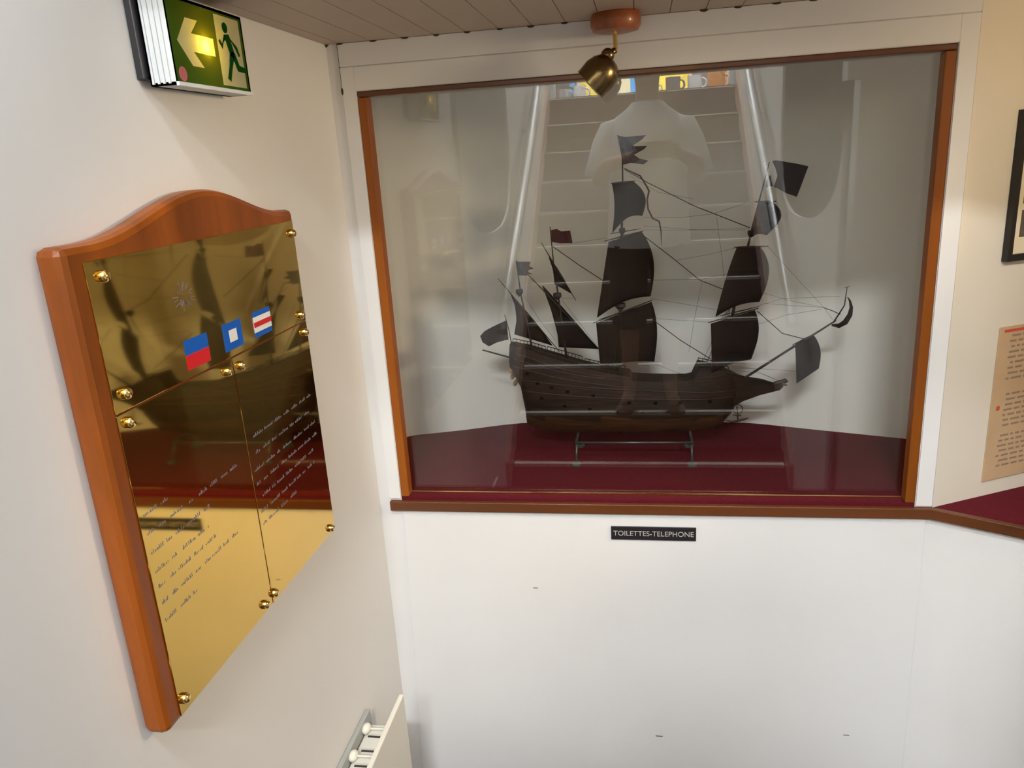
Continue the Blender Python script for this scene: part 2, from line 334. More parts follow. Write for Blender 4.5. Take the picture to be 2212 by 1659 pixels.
# ------------------------------------------------------------------ staircase (behind the photographer, seen in the glass)
RUN, RISE, NY, NZ = .23576, .18441, 1.78236, .36943    # distance behind the glass image and height of the first visible nosing
st = thing('staircase', 'brown carpeted staircase with bright metal nosings climbing between white walls', 'staircase', (0, -1.5, 0))
for k in range(-1, 11):
    yf = .068 - (NY + k*RUN); zt = NZ + k*RISE
    bb = MB(); bb.box(-.663, .663, -4.11 if k > 7 else yf-RUN*1.5, yf, max(0.001, zt-RISE*1.6) , zt); bb.box(-.662, .662, yf-.001, yf+.002, max(.001, zt-RISE), zt-.002, 1); s_ = bb.build('step', ['tread', 'riser'], st)
    bb = MB(); bb.box(-.640, .640, yf-.030, yf+.006, zt-.001, zt+.003).box(-.640, .640, yf, yf+.006, zt-.009, zt+.003); n_ = bb.build('nosing', 'nosing', s_)
for sx in (-1, 1):
    bb = MB(); x0 = .6635*sx; x1 = .645*sx
    ya, za = .068-NY+.10, NZ+.02; yb, zb = .068-(NY+10*RUN), NZ+10*RISE+.11
    bb.prism([(x0,ya,za-.1),(x0,yb,zb-.2),(x0,yb,zb),(x0,ya+.0,za+.03)], (x1-x0,0,0)); bb.build('skirting', 'skirt', st)
def handrail(sx, lab):
    t = thing('handrail', lab, 'handrail', (.6*sx, -1.5, 1.1))
    p0, p1 = Vector((.600*sx, .07-1.55, 1.163)), Vector((.600*sx, .07-3.62, 2.545))
    bb = MB(); bb.tube([p0+Vector((0,.05,-.06)), p0, p1, p1+Vector((0,-.25,.0))], .027, 14); bb.build('rail', 'steel', t, smooth='auto')
    for f in (.27, .62, .95):
        c = p0.lerp(p1, f)
        bb = MB(); bb.tube([(.664*sx, c.y, c.z-.05), (.615*sx, c.y, c.z-.05), (.600*sx, c.y, c.z-.025)], .008, 8); bb.lathe([(.022,0),(.022,.008)], (.664*sx, c.y, c.z-.05), (-sx,0,0), 12); bb.build('bracket', 'steel', t, smooth='auto')
handrail(-1, 'steel handrail on the left wall of the reflected staircase'); handrail(1, 'steel handrail on the right wall of the reflected staircase')
for sx, lab in ((-1, 'left'), (1, 'right')):
    bb = MB(); bb.tube([(sx*.64, -4.2, 2.213), (sx*.64, -4.2, 3.1)], .03, 14); bb.ball((sx*.64, -4.2, 3.11), .036)
    tag(bb.build('newel_post', 'tube', smooth='auto'), 'white newel post at the top %s of the reflected staircase' % lab, 'post')

# ------------------------------------------------------------------ shop goods at the head of the stairs
def shop_box(name, x0, x1, z1, m, lab, cat, y=-5.0, dep=.18):
    t = thing(name, lab, cat, ((x0+x1)/2, y, 2.213))
    bb = MB(); bb.box(x0, x1, y-dep, y, 2.213, z1); bb.build('body', m, t, bevel=.006)
    bb = MB(); bb.box(x0-.012, x1+.012, y-dep-.01, y+.01, z1, z1+.03); bb.build('lid', 'shopcream', t, bevel=.004)
    return t
shop_box('display_box', -.80, -.53, 2.72, 'shopblue', 'blue display box at the left head of the stairs', 'box')
shop_box('display_box', -.49, -.20, 2.74, 'shopyel', 'broad yellow display box behind the lamp reflection', 'box')
shop_box('display_box', -.08, .09, 2.70, 'shopblue', 'narrow blue display box beside the reflected head', 'box')
shop_box('display_box', .13, .39, 2.70, 'shopyel', 'yellow display box right of the reflected head', 'box')
shop_box('display_box', .64, .93, 2.76, 'shopor', 'orange wooden display box at the right head of the stairs', 'box')
shop_box('display_box', .425, .605, 2.66, 'shopgrey', 'grey display box between yellow and orange boxes', 'box', y=-5.1)
def mug(x, y, m, lab, s=1):
    t = thing('mug', lab, 'mug', (x, y, 2.213), 'china at the head of the stairs')
    bb = MB(); bb.lathe([(.03*s,0),(.04*s,.01),(.042*s,.09*s),(.036*s,.09*s),(.034*s,.012)], (x,y,2.213), n=18); bb.build('body', m, t, smooth='auto')
    bb = MB(); bb.tube([(x+.04*s+.025*s*sin(a), y, 2.213+.048*s+.026*s*cos(a)) for a in [PI*i/8 for i in range(9)]], .006*s, 6); bb.build('handle', m, t, smooth=True)
mug(-.60, -4.55, 'shopgrey', 'dark mug in front of the blue box', 1.5); mug(-.46, -4.5, 'cup', 'white mug beside the dark mug', 1.2)
mug(-.565, -4.35, 'cup', 'white cup at the far left head of the stairs', .9); mug(.24, -4.5, 'shopgrey', 'dark mug in front of the yellow box', 1.3)
mug(.10, -4.45, 'cup', 'white mug left of the dark mug by the yellow box', .9); mug(.40, -4.5, 'cup', 'white cup in front of the grey box', 1.3); mug(.56, -4.55, 'shopor', 'orange mug in front of the grey box', 1.5)
for (x, z, lab) in ((.50, 2.72, 'left'), (.57, 2.725, 'right')):
    bb = MB(); bb.ball((x, -5.19+.0, z+.012), .04); tag(bb.build('glass_ball', 'cup', smooth=True), 'shiny white ball on the grey display box, %s one' % lab, 'ball')
t = thing('grey_disc', 'round grey dial on the front of the yellow display box', 'disc', (.26, -4.998, 2.60))  # plain disc standing in for a round grey detail on the goods
bb = MB(); bb.lathe([(.055,0),(.055,.02),(.045,.022)], (.26,-4.998,2.615), (0,1,0), 24); bb.build('rim', 'shopgrey', t, smooth='auto')
bb = MB(); bb.lathe([(.042,.0225),(.042,.024)], (.26,-4.998,2.615), (0,1,0), 24); bb.build('disc_face', 'cup', t)
t = thing('picture_card', 'dark picture on the orange display box', 'picture', (.76, -4.998, 2.58))
bb = MB(); bb.box(.70, .83, -4.998, -4.99, 2.56, 2.68); bb.build('card', 'shopgrey', t)
bb = MB(); bb.box(-1.3, 1.3, -5.62, -5.58, 2.213, 2.78); tag(bb.build('display_screen', 'shopcream'), 'long cream screen standing behind the display boxes', 'screen')

for sx, lab in ((-1, 'left'), (1, 'right')):  # spotlights added to brighten the goods mirrored in the glass
    t = thing('display_fill_lamp', 'added white spotlight on the hall ceiling brightening the display boxes, %s one' % lab, 'spotlight', (sx*.35, -3.7, 4.6))
    bb = MB(); bb.tube([(sx*.35, -3.7, 4.599), (sx*.35, -3.7, 4.50)], .008, 8); bb.build('stem', 'plast', t)
    ax_ = Vector((0, -1.35, -2.0)).normalized(); o0 = Vector((sx*.35, -3.7, 4.49))
    bb = MB(); bb.lathe([(.02,-.03),(.04,-.02),(.05,.06),(.047,.06),(.03,-.01)], o0, ax_, 20); bb.build('shade', 'plast', t, smooth='auto')
    l = bpy.data.lights.new('display_fill', 'SPOT'); l.energy = SHOP_FILL_W; l.color = (.96, .98, 1.0); l.spot_size = R(42); l.spot_blend = .7; l.shadow_soft_size = .04
    lo = bpy.data.objects.new('display_fill', l); COL.objects.link(lo); lo.parent = t; lo.location = (0, ax_.y*.07, -.11+ax_.z*.07)
    lo.rotation_euler = ax_.to_track_quat('-Z', 'Y').to_euler()

# ------------------------------------------------------------------ exit sign on the left wall
SX, SY0, SY1, SZ0, SZ1 = -.614, -.681, -.472, 1.943, 2.057
t = thing('exit_sign', 'green and white emergency exit sign with running figure and lit yellow bulb', 'exit sign', (-.66, (SY0+SY1)/2, SZ0))
bb = MB(); bb.box(-.6635, -.652, SY0-.012, SY1+.01, SZ0+.008, SZ1+.012); bb.build('back_plate', 'black', t, bevel=.002, label='black mounting plate')
bb = MB()                                               # open-fronted white tray, ribbed end
bb.box(-.652, -.645, SY0, SY1, SZ0, SZ1).box(-.652, SX, SY0, SY0+.004, SZ0, SZ1).box(-.652, SX, SY1-.004, SY1, SZ0, SZ1).box(-.652, SX, SY0, SY1, SZ0, SZ0+.004).box(-.652, SX, SY0, SY1, SZ1-.004, SZ1)
for i in range(4): bb.box(-.648+i*.008, -.645+i*.008, SY0-.0025, SY0, SZ0+.002, SZ1-.002)
bb.build('housing', 'signbody', t, label='white ribbed plastic housing')
def face_poly(pts, x0, th, m, name):
    q_ = MB(); q_.prism([(x0, y, z) for y, z in pts], (th, 0, 0)); return q_.build(name, m, t)
ARROW = [(-.662,2.001),(-.634,2.033),(-.603,2.033),(-.624,2.014),(-.566,2.014),(-.566,1.990),(-.624,1.990),(-.602,1.971),(-.632,1.971)]
DOOR = [(-.555,2.050),(-.483,2.050),(-.483,1.952),(-.555,1.952)]
def sheet(loops, m, name):                              # thin acrylic sheet, later loops are cut out of the first
    q_ = MB(); ed = []
    for lp in loops:
        vs_ = [q_.bm.verts.new((SX, y, z)) for y, z in lp]
        ed += [q_.bm.edges.new((vs_[k], vs_[(k+1) % len(vs_)])) for k in range(len(vs_))]
    bmesh.ops.triangle_fill(q_.bm, use_beauty=True, use_dissolve=False, edges=ed)
    return q_.build(name, m, t)
sheet([[(SY0, SZ0+.004), (SY1, SZ0+.004), (SY1, SZ1), (SY0, SZ1)], ARROW, DOOR], 'signgreen', 'sign_face')
sheet([ARROW], 'signwhite', 'arrow'); sheet([DOOR], 'signwhite', 'door_panel')
fx = SX + .0004
man = MB()
man.lathe([(.0075,0),(.0075,.0005)], (fx+.0007, -.529, 2.034), (1,0,0), 16)
for pts in ([(-.535,2.024),(-.520,2.026),(-.510,2.000),(-.522,1.994)], [(-.522,2.002),(-.509,2.001),(-.500,1.984),(-.480,1.981),(-.480,1.974),(-.506,1.975)],
            [(-.524,2.0),(-.512,1.996),(-.524,1.976),(-.533,1.958),(-.541,1.962),(-.531,1.980)], [(-.523,2.025),(-.519,2.021),(-.500,2.011),(-.493,1.998),(-.498,1.997),(-.505,2.007)],
            [(-.534,2.024),(-.531,2.018),(-.543,2.010),(-.549,2.016),(-.553,2.013),(-.544,2.003)]):
    man.prism([(fx+.0007, y, z) for y, z in pts], (.0005, 0, 0))
man.build('running_figure', 'signgreen', t)
bb = MB(); bb.lathe([(.0095,0),(.0095,.0006)], (fx, -.662, 1.958), (1,0,0), 20); bb.build('sticker', mat('sticker_red', (.45,.12,.12), .5), t, label='small round reddish sticker')
bb = MB(); bb.ball((SX-.0105, -.588, 2.002), .0055, sc=(.8, .8, 1.5)); bb.build('bulb', 'bulb', t, smooth=True, label='glowing yellow bulb')
bb = MB(); bb.box(SX, SX+.004, SY0, SY1, SZ0-.001, SZ0+.004); bb.build('bottom_lip', 'plast', t)

# ------------------------------------------------------------------ plaque on the left wall
PX = -.634; PY0, PY1, PZ0 = -.945, -.350, 1.114
t = thing('plaque', 'wooden shield plaque with three polished brass plates and signal flags on left wall', 'plaque', (-.66, (PY0+PY1)/2, PZ0))
def top(u):                                             # u 0..1 from near to far end
    c = max(0.0, 1 - abs(u-.52)/.44); return 1.757 + .048*(.5-.5*cos(PI*c))
pts = [(PY0, PZ0), (PY1, PZ0)] + [(PY1 + (PY0-PY1)*i/40, top(1-i/40)) for i in range(41)]
bb = MB(); bb.prism([(-.6635, y, z) for y, z in pts], (PX+.006+.6635, 0, 0)); bb.build('backboard', 'plaquew', t, bevel=.010, label='stained wooden board with a wavy top')
bx = PX + .0062
def plate(y0, y1, z0, z1):
    q_ = MB(); q_.box(bx, bx+.0018, y0, y1, z0, z1); return q_.build('brass_plate', 'brass', t, bevel=.0006)
pl_top = plate(-.915, -.362, 1.5535, 1.737); pl_l = plate(-.915, -.640, 1.121, 1.5515); pl_r = plate(-.638, -.362, 1.121, 1.5515)
fx = bx + .0019
def inlay(pts, m, name, lvl=0):
    q_ = MB(); q_.prism([(fx+lvl*.0003, y, z) for y, z in pts], (.0004, 0, 0)); return q_
def rect(y0, y1, z0, z1): return [(y0,z0),(y1,z0),(y1,z1),(y0,z1)]
def flag(y0, y1, stripes, name, lab):
    q_ = MB()
    for a, c, e_, g_, m_, lv in stripes:
        W_, H_ = y1-y0, 1.606-1.564
        q_.prism([(fx+lv*.0004, y0+W_*yy, 1.564+H_*zz) for yy, zz in rect(a, c, e_, g_)], (.0004,0,0), m_)
    o_ = q_.build(name, ['blue', 'red', 'fwhite'], pl_top, label=lab); return o_
flag(-.755, -.696, [(0,1,.5,1,0,0),(0,1,0,.5,1,0)], 'signal_flag', 'blue over red signal flag')
flag(-.653, -.597, [(0,1,0,1,0,0),(.30,.70,.28,.72,2,1)], 'signal_flag', 'blue signal flag with white centre')
flag(-.558, -.498, [(0,1,0,1,0,0),(0,1,.2,.8,2,1),(0,1,.4,.6,1,2)], 'signal_flag', 'blue, white and red striped signal flag')
for y, z in ((-.888,1.717),(-.373,1.715),(-.382,1.567),(-.892,1.574),(-.896,1.538),(-.659,1.536),(-.666,1.136),(-.903,1.141),(-.617,1.534),(-.377,1.533),(-.383,1.131),(-.632,1.137)):
    q_ = MB(); q_.lathe([(.0075,0),(.0075,.004),(.0066,.0065),(.0045,.0085),(.0015,.0093)], (bx+.0015, y, z), (1,0,0), 20); q_.build('fixing_stud', 'brassknob', t, smooth='auto')
def script(par, y0, y1, zs):
    rnd = random.Random(int(abs(y0)*1000))
    for z, a, c in zs:
        q_ = MB(); y = y0 + (y1-y0)*a; end = y0 + (y1-y0)*c
        while y < end:
            wd = rnd.uniform(.010, .034); yy = y
            while yy < min(y+wd, end):                 # short upright and slanted strokes, like blurred script
                h = rnd.choice((.003,.003,.0055)); k = rnd.uniform(.0006,.0012); sl = rnd.uniform(-.0010,.0016)
                q_.prism([(fx, yy, z), (fx, yy+k, z), (fx, yy+k+sl, z+h), (fx, yy+sl, z+h)], (.0003,0,0)); yy += rnd.uniform(.0024,.0042)
            y += wd + rnd.uniform(.006,.014)
        q_.build('engraved_line', 'ink', par, label='line of worn engraved writing')
script(pl_l, -.905, -.650, [(1.414,.0,.2),(1.388,.0,.9),(1.361,.0,.55),(1.334,.0,.5),(1.312,.0,.55),(1.288,.0,.78),(1.262,.0,.3)])
script(pl_r, -.628, -.372, [(1.412,.05,.95),(1.384,.05,.9),(1.357,.0,.95),(1.333,.0,.95),(1.308,.05,.9),(1.284,.0,.85),(1.262,.0,.5)])
q_ = MB(); rnd = random.Random(3)
for i in range(26):
    a = rnd.uniform(0, 2*PI); r1 = rnd.uniform(.004, .018); r2 = r1 + rnd.uniform(.003, .014); ca, sa = cos(a), sin(a)
    q_.prism([(fx, -.735+r1*ca, 1.665+r1*sa*.8), (fx, -.735+r2*ca, 1.665+r2*sa*.8), (fx, -.735+r2*ca-.0008*sa, 1.665+r2*sa*.8+.0008*ca), (fx, -.735+r1*ca-.0008*sa, 1.665+r1*sa*.8+.0008*ca)], (.0002,0,0))
o_ = q_.build('engraved_emblem', 'ink', pl_top)

# ------------------------------------------------------------------ ceiling spotlight
t = thing('spotlight', 'antique brass ceiling spotlight on a round wooden base above the showcase', 'spotlight', (-.046, -.055, CE))
bb = MB(); bb.lathe([(.046,0),(.049,-.006),(.049,-.022),(.044,-.031),(.030,-.034)], (-.046,-.055,CE-.0005), (0,0,1), 32); bb.build('base', 'lampwood', t, smooth='auto', label='round stained wooden base')
bb = MB(); bb.tube([(-.048,-.075,CE-.030), (-.046,-.078,2.009)], .0045, 10); bb.build('stem', 'brassknob', t, smooth='auto')
bb = MB(); bb.ball((-.062,-.080,2.001), .0135); bb.tube([(-.046,-.078,2.010),(-.060,-.080,2.002)], .006, 8); bb.build('knuckle', 'oldbrass', t, smooth=True)
ra, rb_ = at(1248,155,-.085), at(1301,211,-.085); mid = (ra+rb_)/2; rr = (ra-rb_).length/2
vd = (mid-CAM).normalized(); ax = (ra-rb_).normalized().cross(vd).normalized()
if ax.z > 0: ax = -ax
bb = MB(); bb.lathe([(.004,-.062),(.014,-.060),(.024,-.054),(.0315,-.042),(.0355,-.026),(rr*1.0,-.010),(rr*1.0,0),(rr*.95,0),(rr*.9,-.012),(.030,-.040),(.012,-.055)], mid, ax, 32)
bb.build('shade', 'oldbrass', t, smooth='auto')
bb = MB(); bb.ball(mid-ax*.02, .016); bb.build('bulb', 'plast', t, smooth=True)

# a second lamp of the same kind stands out of view over the side ledge and lights its cream wall
t = thing('spotlight', 'brass ceiling spotlight over the side ledge', 'spotlight', (1.0, -.45, CE))
bb = MB(); bb.lathe([(.049,0),(.049,-.03)], (1.0,-.45,CE-.0005), (0,0,1), 24); bb.build('base', 'lampwood', t, smooth='auto')
bb = MB(); bb.tube([(1.0,-.45,2.05),(1.0,-.45,2.0)], .005, 8); bb.build('stem', 'brassknob', t)
bb = MB(); bb.lathe([(.01,.05),(.03,.04),(.036,0),(.033,0),(.012,.045)], (.985,-.45,1.965), (.5,-.1,1), 24); bb.build('shade', 'oldbrass', t, smooth='auto')
l = bpy.data.lights.new('bulb', 'POINT'); l.energy = SIDE_LAMP_W; l.color = (1, .76, .45); l.shadow_soft_size = .025
lo = bpy.data.objects.new('bulb_light', l); COL.objects.link(lo); lo.parent = t; lo.location = (-.035, .0, -.145)
LP = Vector((1.30, -.55, CE))
t = thing('spotlight', 'brass ceiling spotlight aimed at the plaque wall', 'spotlight', LP)
sax = (Vector((-.66, -.17, 1.32)) - Vector((1.30, -.55, 1.96))).normalized()
bb = MB(); bb.lathe([(.049,0),(.049,-.03)], LP - Vector((0,0,.0005)), (0,0,1), 24); bb.build('base', 'lampwood', t, smooth='auto')
bb = MB(); bb.tube([LP-Vector((0,0,.03)), LP-Vector((0,0,.085))], .005, 8); bb.build('stem', 'brassknob', t)
bb = MB(); bb.lathe([(.01,-.035),(.03,-.025),(.036,.03),(.033,.03),(.012,-.03)], LP-Vector((0,0,.115)), sax, 24); bb.build('shade', 'oldbrass', t, smooth='auto')
l = bpy.data.lights.new('wall_bulb', 'SPOT'); l.energy = WALL_SPOT_W; l.color = (1, .78, .50); l.spot_size = R(54); l.spot_blend = .5; l.shadow_soft_size = .10
lo = bpy.data.objects.new('wall_bulb', l); COL.objects.link(lo); lo.parent = t; lo.location = Vector((0,0,-.115)) + sax*.035; lo.rotation_euler = sax.to_track_quat('-Z', 'Y').to_euler()
b = MB(); b.prism([(.637,.001,CE),(1.75,.001,CE),(1.75,.6,CE),(qe.x,qe.y,CE)], (0,0,.03)); struct(b.build('ceiling_side_niche', 'cream'))

# ------------------------------------------------------------------ door sign under the sill
t = thing('wall_sign', 'small black sign reading TOILETTES-TELEPHONE under the showcase sill', 'sign', (.017, -.005, .936))
bb = MB(); bb.box(-.084, .117, -.0075, -.0042, .919, .954); bb.build('sign_plate', 'black', t, bevel=.0008)
fc = bpy.data.curves.new('txt', 'FONT'); fc.body = 'TOILETTES-TELEPHONE'; fc.size = .0185; fc.align_x = 'CENTER'; fc.align_y = 'CENTER'; fc.extrude = .0002
fo = bpy.data.objects.new('txt', fc); COL.objects.link(fo); bpy.context.view_layer.update()
me = bpy.data.meshes.new_from_object(fo.evaluated_get(bpy.context.evaluated_depsgraph_get())); bpy.data.objects.remove(fo)
wx = [v.co.x for v in me.vertices]; sxx = .190/(max(wx)-min(wx)); cxx = (max(wx)+min(wx))/2
wy = [v.co.y for v in me.vertices]; cyy = (max(wy)+min(wy))/2
for v in me.vertices:
    x_, y_, z_ = v.co; v.co = ((x_-cxx)*sxx + .0165, -.0078 - z_, (y_-cyy)*1.0 + .9365)
me.materials.append(M['letter']); lo = bpy.data.objects.new('lettering', me); COL.objects.link(lo); lo.parent = t; lo.matrix_parent_inverse = Matrix.Translation(-Vector(t.location)); lo['label'] = 'pale engraved letters'

# ------------------------------------------------------------------ heater on the left wall
t = thing('wall_heater', 'cream electric panel heater on the left wall by the corner', 'heater', (-.62, -.6, .15))
HY0, HY1 = -1.02, -.215
bb = MB(); bb.box(-.590, -.578, HY0, HY1, .14, .606); bb.build('front_panel', 'rad', t, bevel=.003)
bb = MB(); bb.box(-.6635, -.652, HY0+.02, HY1-.035, .15, .588); bb.build('back_panel', 'radgrey', t, bevel=.002, label='grey back plate')
bb = MB(); bb.box(-.650, -.591, HY0+.01, HY1-.055, .15, .560); bb.build('body', 'rad', t, bevel=.002)
for i in range(14):
    y = HY1-.075-i*.045
    q_ = MB(); q_.box(-.640, -.600, y-.016, y, .560, .566); q_.build('grille_slat', 'rad', t)
    q_ = MB(); q_.box(-.640, -.600, y-.022, y-.017, .5598, .5612); q_.build('vent_slot', 'gap', t)
for y in (-.30, -.385): 
    q_ = MB(); q_.ball((-.646, y, .574), .011, sc=(1,1.4,1)); q_.tube([(-.646,y,.574),(-.598,y+.004,.572)], .003, 6); q_.build('bracket_clip', 'rad', t, smooth=True)

# ------------------------------------------------------------------ pictures on the cream wall
nC = Vector((dB.y, -dB.x, 0))                           # normal of the cream wall, towards the room
def onw(s, z, off): p_ = q + dB*s + nC*off; return Vector((p_.x, p_.y, z))
def wbox(s0, s1, z0, z1, o0, o1, name, m, par, bevel=0):
    q_ = MB(); q_.prism([onw(s0,z0,o0), onw(s1,z0,o0), onw(s1,z1,o0), onw(s0,z1,o0)], nC*(o1-o0)); return q_.build(name, m, par, bevel=bevel)
t = thing('framed_picture', 'black framed picture with cream mount above the parchment poster', 'picture', onw(.3, 1.55, 0))
f0, f1, g0, g1 = .118, .50, 1.552, 1.852
bb = MB()
for (a, c, e_, g_) in ((f0,f0+.012,g0,g1),(f1-.012,f1,g0,g1),(f0+.012,f1-.012,g0,g0+.014),(f0+.012,f1-.012,g1-.014,g1)):
    bb.prism([onw(a,e_,.001), onw(c,e_,.001), onw(c,g_,.001), onw(a,g_,.001)], nC*.014)
bb.build('frame', 'bframe', t)
wbox(f0+.012, f1-.012, g0+.014, g1-.014, .001, .008, 'mount', 'mount', t)
for z0_, z1_ in ((1.600,1.655),(1.668,1.728),(1.741,1.80)): wbox(f0+.032, f1-.032, z0_, z1_, .008, .0088, 'print', 'photo', t)
t = thing('poster', 'tan parchment notice with faded print on the cream wall, below the black framed picture', 'poster', onw(.25, 1.05, 0))
wbox(.136, .46, 1.050, 1.408, .001, .004, 'sheet', 'paper', t)
q_ = MB(); rnd = random.Random(5)
for i in range(26):
    q_ = MB(); z = 1.385 - i*.0122; s = .165 + rnd.uniform(0,.01)
    if i in (9, 10, 18): continue
    while s < .44:
        wd = rnd.uniform(.008,.03); q_.prism([onw(s,z,.0042), onw(min(s+wd,.445),z,.0042), onw(min(s+wd,.445),z+.0045,.0042), onw(s,z+.0045,.0042)], nC*.0002); s += wd + .006
    q_.build('text_line', 'print', t)
wbox(.148, .45, 1.396, 1.402, .0041, .0044, 'red_rule', 'seal', t); wbox(.150, .160, 1.218, 1.228, .0041, .0044, 'red_mark', 'seal', t)

# ------------------------------------------------------------------ SHIP
YS = .28
def S(x, y, dy=0.0): return at(x, y, YS+dy)
PXM = (S(1400,860)-S(1399,860)).length
ship = thing('model_ship', 'dark wooden three masted sailing ship model with brown sails in the showcase', 'model ship', S(1370, 935))
SHIPINV = Matrix.Translation(-Vector(ship.location))
def sub(mb, name, m, par, **k):
    o_ = mb.build(name, m, None, **k); o_.parent = par
    if par is ship: o_.matrix_parent_inverse = SHIPINV
    return o_
HS = [(1103,741,798,.026),(1112,742,812,.031),(1126,746,838,.036),(1141,749,915,.040),(1150,752,921,.043),(1180,762,929,.049),(1220,774,933,.053),(1260,786,935,.055),(1300,795,936,.056),(1330,800,936,.057),(1360,805,936,.057),(1366,813,936,.057),(1400,815,935,.057),(1450,816,934,.056),(1482,815,932,.054),(1495,812,931,.052),(1508,784,929,.051),(1540,790,925,.044),(1560,796,914,.036),(1580,803,892,.023),(1592,808,868,.011),(1598,812,850,.003)]
def hull_b(B, t): return B*(math.sin(min(1, t/.5)*PI/2)**.7 if t < .5 else 1-.32*((t-.5)/.5)**1.6)
def hull_pt(st_, t, side):
    x, yt, yb, B = st_; p_ = S(x, yb + (yt-yb)*t); p_.y += side*hull_b(B, t); return p_
def hstat(x):
    for a, c in zip(HS, HS[1:]):
        if a[0] <= x <= c[0]:
            f = (x-a[0])/(c[0]-a[0]); return tuple(a[i]+(c[i]-a[i])*f for i in range(4))
    return HS[-1]
def hull_at(x, y, side=-1, out=0.0):
    h = hstat(x); t_ = (h[2]-y)/(h[2]-h[1]); p_ = hull_pt(h, t_, side); p_.y += side*out; return p_
bb = MB(); T = [0,.03,.08,.15,.25,.36,.48,.6,.72,.84,.93,1.0]
bb.rings([[hull_pt(s_, t_, -1) for t_ in T] + [hull_pt(s_, t_, 1) for t_ in T[::-1][:-1]] for s_ in HS])
for f_ in bb.bm.faces:
    if f_.calc_center_median().z < S(1370, 893).z: f_.material_index = 1
hull = sub(bb, 'hull', ['hull', 'hulllow'], ship, smooth='auto')
bb = MB()
for ys in ((1118,756,1300,803),(1112,768,1340,813),(1112,784,1360,826),(1128,812,1590,838),(1135,835,1590,850)):
    for side in (-1, 1):
        n_ = 26; pts_ = []
        for i in range(n_+1):
            x_ = ys[0]+(ys[2]-ys[0])*i/n_; f = i/n_
            y_ = ys[1]+(ys[3]-ys[1])*f + 6*sin(PI*f); h = hstat(x_); y_ = min(max(y_, h[1]+2), h[2]-3); pts_.append(hull_at(x_, y_, side, .0008))
        bb.tube(pts_, .0016, 6)
sub(bb, 'wale', 'hullred', hull, smooth=True, label='raised reddish strakes')
for x_, y_ in ((1143,799),(1166,818),(1196,826),(1230,834),(1284,842),(1224,864),(1277,870),(1333,875),(1388,877),(1441,877),(1505,876),(1360,856),(1415,857),(1468,857),(1530,856),(1175,848)):
    c = hull_at(x_, y_, -1, 0); bb = MB(); bb.box(c.x-.0045, c.x+.0045, c.y-.0025, c.y+.004, c.z-.0035, c.z+.0035); sub(bb, 'gun_port', 'port', hull)
def railing(x0, y0_, x1, y1_, h, n_):
    for side in (-1, 1):
        bb = MB(); a = [hull_at(x0+(x1-x0)*i/12, hstat(x0+(x1-x0)*i/12)[1]+1, side, -.002) for i in range(13)]
        up = [p_ + Vector((0,0,h)) for p_ in a]; bb.tube(up, .0013, 6)
        for i in range(n_):
            f = i/(n_-1)*12; k = min(int(f), 11); p_ = a[k].lerp(a[k+1], f-k); bb.tube([p_, p_+Vector((0,0,h))], .0008, 5)
        sub(bb, 'railing', 'spar', hull)
railing(1106,741,1176,762,.009,10); railing(1180,764,1256,786,.011,11); railing(1262,788,1350,805,.007,10); railing(1510,786,1575,801,.007,8)
# stern gallery, rudder
bb = MB()
for i, (x_, y_, wv) in enumerate(((1106,798,.030),(1108,812,.028),(1114,826,.026))):
    c = S(x_, y_); bb.ball(c, .009, sc=(.7, wv/.009, .8))
sub(bb, 'stern_gallery', 'gold', hull, smooth=True, label='dull gilded stern carving')
bb = MB(); bb.prism([S(1131,850)+Vector((0,-.004,0)), S(1143,850)+Vector((0,-.004,0)), S(1160,924)+Vector((0,-.004,0)), S(1139,914)+Vector((0,-.004,0))], (0,.008,0)); rud = sub(bb, 'rudder', 'hull', ship)
for i in range(6):
    c = S(1139+i*2.4, 852+i*12); bb = MB(); bb.box(c.x-.005, c.x+.008, c.y-.007, c.y+.007, c.z-.002, c.z+.002); sub(bb, 'hinge', 'spar', rud)
# beakhead with figurehead
bb = MB()
for s_ in (-1, 1):
    bb.prism([S(x_, y_)+Vector((0, s_*(.016 if x_ < 1600 else .010 if x_ < 1640 else .004), 0)) for x_, y_ in ((1578,806),(1610,815),(1645,819),(1668,826),(1692,834),(1684,842),(1640,853),(1605,864),(1584,874))], (0, -.005*s_, 0))
bb.prism([S(x_, y_)+Vector((0,-.006,0)) for x_, y_ in ((1580,812),(1640,824),(1688,836),(1640,851),(1590,866))], (0,.012,0))
beak = sub(bb, 'beakhead', 'hull', ship)
bb = MB(); bb.tube([S(1664,832), S(1676,828), S(1688,825), S(1696,822)], [.004,.006,.006,.003], 8); bb.ball(S(1695,823), .007); bb.tube([S(1684,830), S(1700,832)], [.003,.002], 6); bb.tube([S(1690,826), S(1703,824)], [.003,.0015], 6)
sub(bb, 'figurehead', 'spar', beak, smooth=True)
# anchor
bb = MB(); bb.tube([S(1592,878,-.05), S(1594,906,-.05)], .0018, 6); bb.tube([S(1568,908,-.05), S(1580,911,-.05), S(1594,909,-.05), S(1606,906,-.05), S(1617,903,-.05)], [.0012,.003,.0035,.003,.0012], 6)
bb.tube([S(1590+10*cos(a)+4, 884+10*sin(a), -.05) for a in [2*PI*i/14 for i in range(15)]], .0013, 6); bb.tube([S(1583,896,-.05), S(1601,898,-.05)], .0018, 6)
sub(bb, 'anchor', 'spar', ship, smooth=True)
bb = MB(); bb.tube([S(1042,756,-.01), S(1112,775)], [.0018,.0028], 8); sub(bb, 'stern_boom', 'spar', ship, smooth=True)

